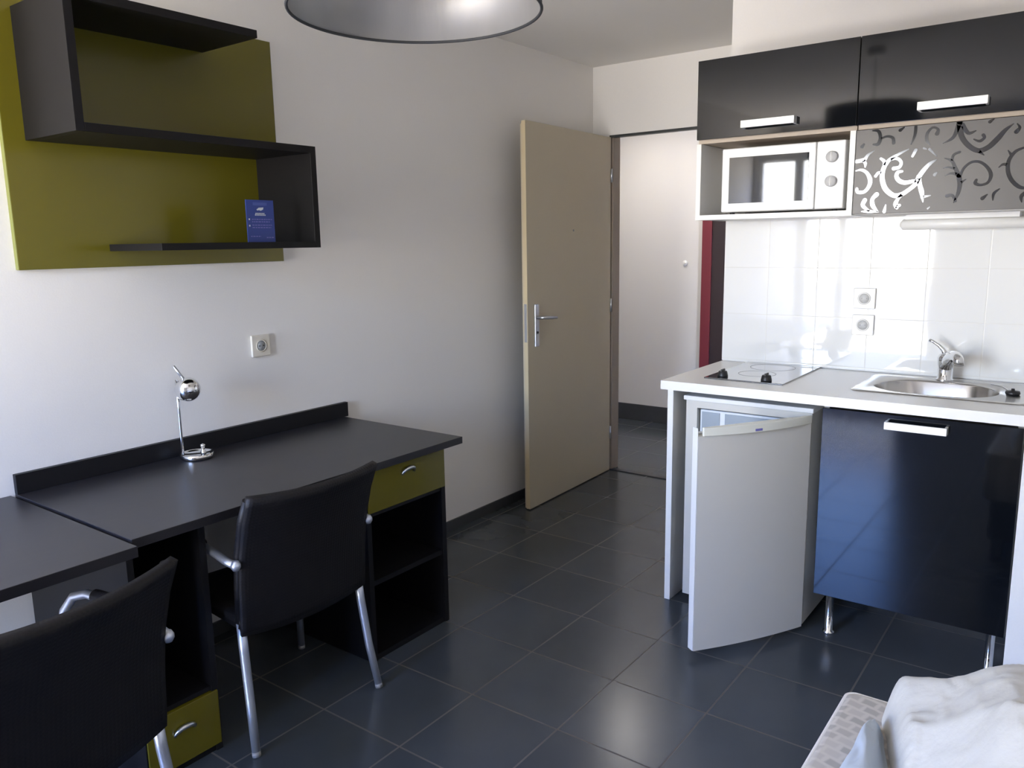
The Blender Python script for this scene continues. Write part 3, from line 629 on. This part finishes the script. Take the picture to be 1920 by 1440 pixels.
nc = thing('wall_niche', 'open white wall compartment holding the microwave', 'shelf', (1.51, 3.25, 1.514))
n_ = MB(); n_.box(1.207, 1.226, uy0+0.004, uy1, 1.514, 1.810); n_.box(1.226, 1.790, uy0+0.004, uy1, 1.514, 1.533); n_.box(1.790, 1.809, uy0+0.004, uy1, 1.514, 1.810)
obj('frame', n_, 'white_lam', nc)
obj('back_board', MB().box(1.226, 1.790, 3.385, 3.400, 1.533, 1.810), 'white_in', nc)
pc = thing('patterned_cabinet', 'wall cabinet with silver grey front covered in dark scrolls', 'cabinet', (2.11, 3.25, 1.516))
c = MB(); c.box(1.813, 1.829, uy0+0.018, uy1, 1.516, 1.810); c.box(2.397, 2.413, uy0+0.018, uy1, 1.516, 1.810); c.box(1.829, 2.397, uy0+0.018, uy1, 1.516, 1.532)
obj('carcass', c, 'white_in', pc)
fdm = MB().box(1.812, 2.414, uy0+0.0005, uy0+0.017, 1.518, 1.808, 0.0008)
STROKES = [[[1.9852,1.7312,0.0013],[1.9563,1.7177,0.0032],[1.9271,1.7008,0.0045],[1.9103,1.6765,0.0055],[1.9056,1.6511,0.0058],[1.9087,1.6251,0.0061],[1.9211,1.5987,0.0062],[1.9468,1.5781,0.0058],[1.9709,1.5802,0.0055],[1.9939,1.595,0.0051],[2.0135,1.613,0.0054],[2.0237,1.6376,0.0057],[2.0396,1.6616,0.0053],[2.0558,1.6792,0.0041],[2.0752,1.6902,0.0009]],[[2.0186,1.6253,0.0032],[2.004,1.623,0.0044],[1.9804,1.6196,0.0051],[1.962,1.627,0.0054],[1.952,1.6419,0.0051],[1.9556,1.656,0.0045],[1.969,1.6583,0.0029]],[[1.9271,1.7008,0.0026],[1.9512,1.7023,0.0038],[1.9641,1.6887,0.0038],[1.9591,1.6732,0.0041],[1.9412,1.6696,0.0048]],[[2.0222,1.6377,0.0054],[2.0279,1.6091,0.0054],[2.0355,1.5835,0.0057],[2.0411,1.5516,0.0013]],[[2.0371,1.5676,0.0038],[2.0486,1.5702,0.0028],[2.0645,1.5727,0.0009]],[[1.9767,1.5831,0.0042],[1.9626,1.5678,0.0039],[1.9547,1.5488,0.0055],[1.9601,1.5357,0.0042]],[[1.9554,1.5375,0.0032],[1.9672,1.5435,0.0039]],[[1.9052,1.6575,0.0026],[1.8928,1.6583,0.0036],[1.8842,1.6475,0.0039]],[[1.9085,1.6798,0.0029],[1.9091,1.6957,0.0042],[1.8977,1.7061,0.0032]],[[1.8167,1.6696,0.0013],[1.8357,1.6716,0.0033],[1.8537,1.6607,0.0042],[1.866,1.6373,0.0055],[1.8642,1.6146,0.0049],[1.8495,1.5957,0.0043],[1.8273,1.5952,0.0043],[1.8234,1.6069,0.0036]],[[1.8181,1.7021,0.0049],[1.8432,1.7068,0.0049],[1.8549,1.7221,0.0032],[1.8759,1.735,0.001]],[[1.8384,1.7072,0.0039],[1.8471,1.6936,0.0039],[1.8472,1.6806,0.0016]],[[1.891,1.584,0.0059],[1.8779,1.5683,0.0049],[1.8808,1.5452,0.0056],[1.8993,1.5233,0.0016]],[[1.8439,1.5269,0.0013],[1.8693,1.526,0.004],[1.8992,1.5243,0.0016]],[[1.8528,1.5661,0.0056],[1.8475,1.5465,0.005],[1.8725,1.5259,0.0023]],[[1.9194,1.5242,0.0042],[1.9227,1.5469,0.0013]],[[2.0076,1.7263,0.0041],[1.9986,1.7067,0.0031]],[[1.8658,1.8029,0.0016],[1.8845,1.7996,0.0038],[1.892,1.7767,0.0042],[1.8855,1.7566,0.0045],[1.87,1.7562,0.0022]],[[1.8922,1.7735,0.0022],[1.9132,1.7796,0.0029],[1.9318,1.7732,0.0035],[1.9359,1.7556,0.0041]],[[2.0027,1.8027,0.0037],[2.0014,1.7765,0.0034],[1.9916,1.7463,0.0013]],[[2.0694,1.7751,0.0052],[2.0713,1.7886,0.0031],[2.0551,1.7962,0.0028],[2.0404,1.7807,0.0034],[2.039,1.7578,0.0037],[2.0489,1.74,0.0015]],[[2.1344,1.8068,0.0066],[2.1268,1.7775,0.0046],[2.1158,1.7558,0.0037],[2.0887,1.7413,0.0009]],[[2.1346,1.8038,0.0066],[2.1416,1.7641,0.0061],[2.1617,1.7323,0.0058],[2.1933,1.7103,0.0057],[2.2223,1.7184,0.006],[2.2469,1.743,0.0062],[2.266,1.7677,0.0044],[2.2878,1.786,0.0012]],[[2.1933,1.7103,0.0045],[2.2134,1.6938,0.0009]],[[2.1433,1.7969,0.0045],[2.1618,1.7683,0.0042],[2.1832,1.7738,0.0015]],[[2.1797,1.7473,0.0015],[2.1965,1.7399,0.0033],[2.2093,1.7492,0.0033],[2.2059,1.7584,0.0039]],[[2.1484,1.6302,0.0025],[2.1563,1.6556,0.0031],[2.177,1.6739,0.003],[2.2015,1.6737,0.0033],[2.2244,1.6556,0.0036],[2.2369,1.6309,0.0042],[2.2307,1.6072,0.0033],[2.2097,1.5993,0.003],[2.1942,1.6062,0.004],[2.1962,1.6167,0.003]],[[2.1442,1.6304,0.0052],[2.1308,1.6618,0.004],[2.1181,1.6841,0.0031],[2.0963,1.6933,0.0009]],[[2.1197,1.6809,0.0025],[2.1238,1.702,0.0031],[2.1413,1.7098,0.003]],[[2.141,1.6367,0.0037],[2.121,1.6425,0.0028],[2.1018,1.6345,0.0008]],[[2.1327,1.6556,0.0031],[2.1111,1.6631,0.0022],[2.0944,1.6596,0.0006]],[[2.144,1.6335,0.0055],[2.1488,1.6056,0.0052],[2.1454,1.5751,0.004],[2.1348,1.5462,0.0012]],[[2.1401,1.5506,0.0028],[2.1289,1.5697,0.0034],[2.1135,1.5688,0.0044]],[[2.1486,1.6087,0.0037],[2.1671,1.6214,0.0008]],[[2.3247,1.7102,0.0023],[2.2999,1.699,0.0035],[2.2839,1.6723,0.0042],[2.2838,1.6398,0.0045],[2.2966,1.6095,0.0045],[2.3191,1.5875,0.0042],[2.3402,1.582,0.0024]],[[2.2824,1.6577,0.0033],[2.269,1.6616,0.003],[2.2566,1.652,0.0009]],[[2.289,1.6896,0.0033],[2.2787,1.7051,0.0009]],[[2.2485,1.549,0.0012],[2.2496,1.5701,0.0033],[2.2645,1.5844,0.0015]],[[2.2183,1.5564,0.0046],[2.231,1.568,0.0015]],[[2.2976,1.7604,0.005],[2.3056,1.7727,0.0032],[2.2982,1.785,0.0012]],[[1.8328,1.7512,0.0045],[1.8387,1.7588,0.0026]],[[1.9543,1.7963,0.0041],[1.9657,1.8046,0.0019]],[[2.3361,1.5689,0.0036],[2.3267,1.5575,0.0039],[2.3294,1.5396,0.0012]],[[2.2215,1.7983,0.0039],[2.2315,1.8061,0.0018]],[[2.0322,1.7306,0.0025],[2.0411,1.7267,0.0012]],[[2.0714,1.641,0.0041],[2.0767,1.6468,0.0022]],[[2.0498,1.7261,0.0031],[2.0745,1.6995,0.0009]],[[2.0572,1.5289,0.0022],[2.0641,1.5349,0.0009]]]
for s_ in STROKES: fdm.stroke([p_ for p_ in s_], uy0-0.0006, uy0+0.002, 1)
pf_ = obj('door', fdm, ['silver_door', 'scroll'], pc); pf_['label'] = 'silver grey front with dark scroll pattern'
# clip scrolls to the outline of the front
bm = bmesh.new(); bm.from_mesh(pf_.data); off = pf_.parent.location
for co, no in (((1.813, 0, 0), (-1, 0, 0)), ((2.413, 0, 0), (1, 0, 0)), ((0, 0, 1.519), (0, 0, -1)), ((0, 0, 1.807), (0, 0, 1))):
    gm = [f for f in bm.faces if f.material_index == 1]; gs = set(gm)
    for f in gm: gs.update(f.edges); gs.update(f.verts)
    bmesh.ops.bisect_plane(bm, geom=list(gs), plane_co=Vector(co)-off, plane_no=no, clear_outer=True)
bm.to_mesh(pf_.data); bm.free()

# microwave
mw = thing('microwave', 'white microwave oven inside the open wall compartment', 'microwave', (1.54, 3.25, 1.533))
mx0, mx1, my0, mz0, mz1 = 1.306, 1.768, 3.122, 1.541, 1.786
obj('housing', MB().box(mx0, mx1, my0+0.020, 3.375, mz0, mz1, 0.004), 'white_plastic', mw)
dd = obj('door', MB().box(mx0, 1.664, my0, my0+0.019, mz0+0.001, mz1-0.001, 0.005), 'white_plastic', mw)
obj('door_window', MB().box(mx0+0.030, 1.640, my0-0.0015, my0+0.001, mz0+0.034, mz1-0.036, 0.0006), 'glass_black', dd)
cp = obj('control_panel', MB().box(1.666, mx1, my0, my0+0.019, mz0+0.001, mz1-0.001, 0.005), 'white_plastic', mw)
for z in (1.727, 1.640):
    k_ = disc_y(MB(), 1.722, my0, z, 0.020, 0.016, bev=0.003); k_.box(1.7205, 1.7235, my0-0.0175, my0-0.012, z-0.015, z+0.015); obj('knob', k_, 'knob_grey', cp)
for x, y in ((1.34, 3.16), (1.73, 3.16), (1.34, 3.34), (1.73, 3.34)):
    obj('foot', MB().lathe([(0, 1.5332), (0.010, 1.5332), (0.010, 1.5412), (0, 1.5412)], x, y, 12), 'black_plastic', mw)

mw.rotation_euler = (0, 0, math.radians(1.5))

# under-cabinet light
uc = thing('cabinet_light', 'slim white strip light under the patterned cabinet', 'lamp', (2.13, 3.35, 1.515))
obj('mount', MB().box(1.95, 2.31, 3.31, 3.38, 1.498, 1.5155), 'white_plastic', uc)
obj('diffuser', MB().tube([(1.925, 3.345, 1.480), (1.935, 3.345, 1.480), (2.12, 3.345, 1.480), (2.325, 3.345, 1.480), (2.335, 3.345, 1.480)], [0.008, 0.020, 0.020, 0.020, 0.008], 20), 'white_lam', uc)

# ------------------------------------------------------------------ bed
bed = thing('bed', 'single bed at lower right with grey patterned cream mattress', 'bed', (2.68, 0.68, 0.0))
obj('bed_base', MB().box(2.24, 3.12, -0.28, 1.64, 0.10, 0.28, 0.004), 'wenge_matt', bed)
for x, y in ((2.28, -0.24), (3.08, -0.24), (2.28, 1.60), (3.08, 1.60)): obj('leg', MB().box(x-0.025, x+0.025, y-0.025, y+0.025, 0.0, 0.10), 'wenge_matt', bed)
mt = MB()
b = bmesh.new(); rs = []
def mtop(x, y): return 0.5-0.012*max(0, min(1, (x-2.25)/0.2))+0.012*math.exp(-((x-2.235)/0.03)**2)*0
R = []
for z, ins, rad in ((0.281, 0.012, 0.05), (0.292, 0.0, 0.055), (0.39, -0.002, 0.055), (0.480, 0.0, 0.055), (0.495, 0.006, 0.05), (0.4995, 0.016, 0.045)):
    R.append([b.verts.new((x, y, z)) for x, y in rr(2.66, 0.69, 0.445-ins, 0.975-ins, rad*0.4)])
for A, B in zip(R, R[1:]):
    for k in range(len(A)): b.faces.new((A[k], A[(k+1) % len(A)], B[(k+1) % len(A)], B[k])).smooth = True
b.faces.new(R[-1]); b.faces.new(R[0][::-1]); bmesh.ops.recalc_face_normals(b, faces=b.faces[:]); mt.merge(b)
ma = obj('mattress', mt, 'mattress', bed)
pp = rr(2.66, 0.69, 0.441, 0.971, 0.019); pip = MB(); pip.tube([(x, y, 0.4905) for x, y in pp+pp[:1]], 0.0055, 8, caps=False); obj('piping', pip, 'white_lam', ma)

def sm(a, b_, x): t = max(0, min(1, (x-a)/(b_-a))); return t*t*(3-2*t)
def folds(x, y, seed, amp):
    v = Vector((x*2.6+seed, y*2.6, seed)); wv = Vector((noise.noise(v*1.3), noise.noise(v*1.3+Vector((5, 5, 5))), 0))*0.55
    p_ = v+wv; s_ = 0; a = 1.0
    for o_ in range(4):
        s_ += a*(1-abs(noise.noise(p_))*2.2); p_ = p_*2.05+Vector((3.1, 1.7, 0.3)); a *= 0.5
    return amp*s_/1.9
def edge_l(y): return 2.306+0.006*math.sin(y*11)+0.006*math.sin(y*27+1)+0.030*sm(1.60, 1.50, y)+0.09*sm(1.50, 1.10, y)
def cloth(x0, x1, y0, y1, base, hfun, nu, nv):
    b = bmesh.new(); V = []
    for i in range(nu+1):
        row = []
        for j in range(nv+1):
            x = x0+(x1-x0)*i/nu; y = y0+(y1-y0)*j/nv; X, Y, Z = hfun(x, y, i/nu, j/nv); row.append(b.verts.new((X, Y, Z)))
        V.append(row)
    for i in range(nu):
        for j in range(nv): b.faces.new((V[i][j], V[i+1][j], V[i+1][j+1], V[i][j+1])).smooth = True
    # close underside
    rim = [V[i][0] for i in range(nu+1)]+[V[nu][j] for j in range(1, nv+1)]+[V[i][nv] for i in range(nu-1, -1, -1)]+[V[0][j] for j in range(nv-1, 0, -1)]
    low = [b.verts.new((v.co.x, v.co.y, base)) for v in rim]
    for k in range(len(rim)): b.faces.new((rim[k], rim[(k+1) % len(rim)], low[(k+1) % len(rim)], low[k]))
    b.faces.new(low); bmesh.ops.recalc_face_normals(b, faces=b.faces[:]); return MB().merge(b)
def duv(x, y, u, v):
    # rounded billow: steep at the rim, bulging outwards
    dx = min(u, 1-u)*2; dy = min(v, 1-v)*2
    e = (1-(1-min(1, dx/0.11))**2.4)*(1-(1-min(1, dy/0.16))**2.4)
    X = x+(edge_l(y)-2.30)*(1-u)**2; Y = y+(0.06*sm(2.34, 2.62, x)*(v)**3-0.015*math.sin(x*16)*v*v)*sm(2.35, 2.45, x)
    h = 0.090+0.128*sm(2.33, 2.52, x)*(0.45+0.55*sm(0.6, 1.3, y))+folds(x, y, 2.0, 0.060)-0.04+folds(x*3, y*3, 4.0, 0.012)
    h += 0.030*math.exp(-((x-2.36)/0.05)**2-((y-1.56)/0.08)**2)
    return X, Y, 0.503+max(0.004, h)*e+0.003*e
tag(obj('duvet', cloth(2.30, 3.06, -0.10, 1.655, 0.5005, duv, 150, 260), 'duvet'), 'crumpled white duvet heaped on the bed', 'duvet')
def she(x, y, u, v):
    dx = min(1, u/0.30); e = (1-(1-min(1, dx))**2.2)*(1-(1-min(1, min(v, 1-v)*2/0.10))**2.2)
    xl = 2.276+0.006*math.sin(y*14)+0.018*sm(1.45, 1.54, y); X = xl+(edge_l(y)-0.006-xl)*u
    return X, y, 0.503+(0.030+folds(x*1.5, y*1.5, 9.0, 0.030))*e*(1-0.93*sm(0.62, 0.97, u))
tag(obj('bed_sheet', cloth(2.272, 2.42, 0.35, 1.54, 0.5004, she, 40, 160), 'sheet'), 'pale blue crumpled sheet peeking out left of the duvet', 'sheet')
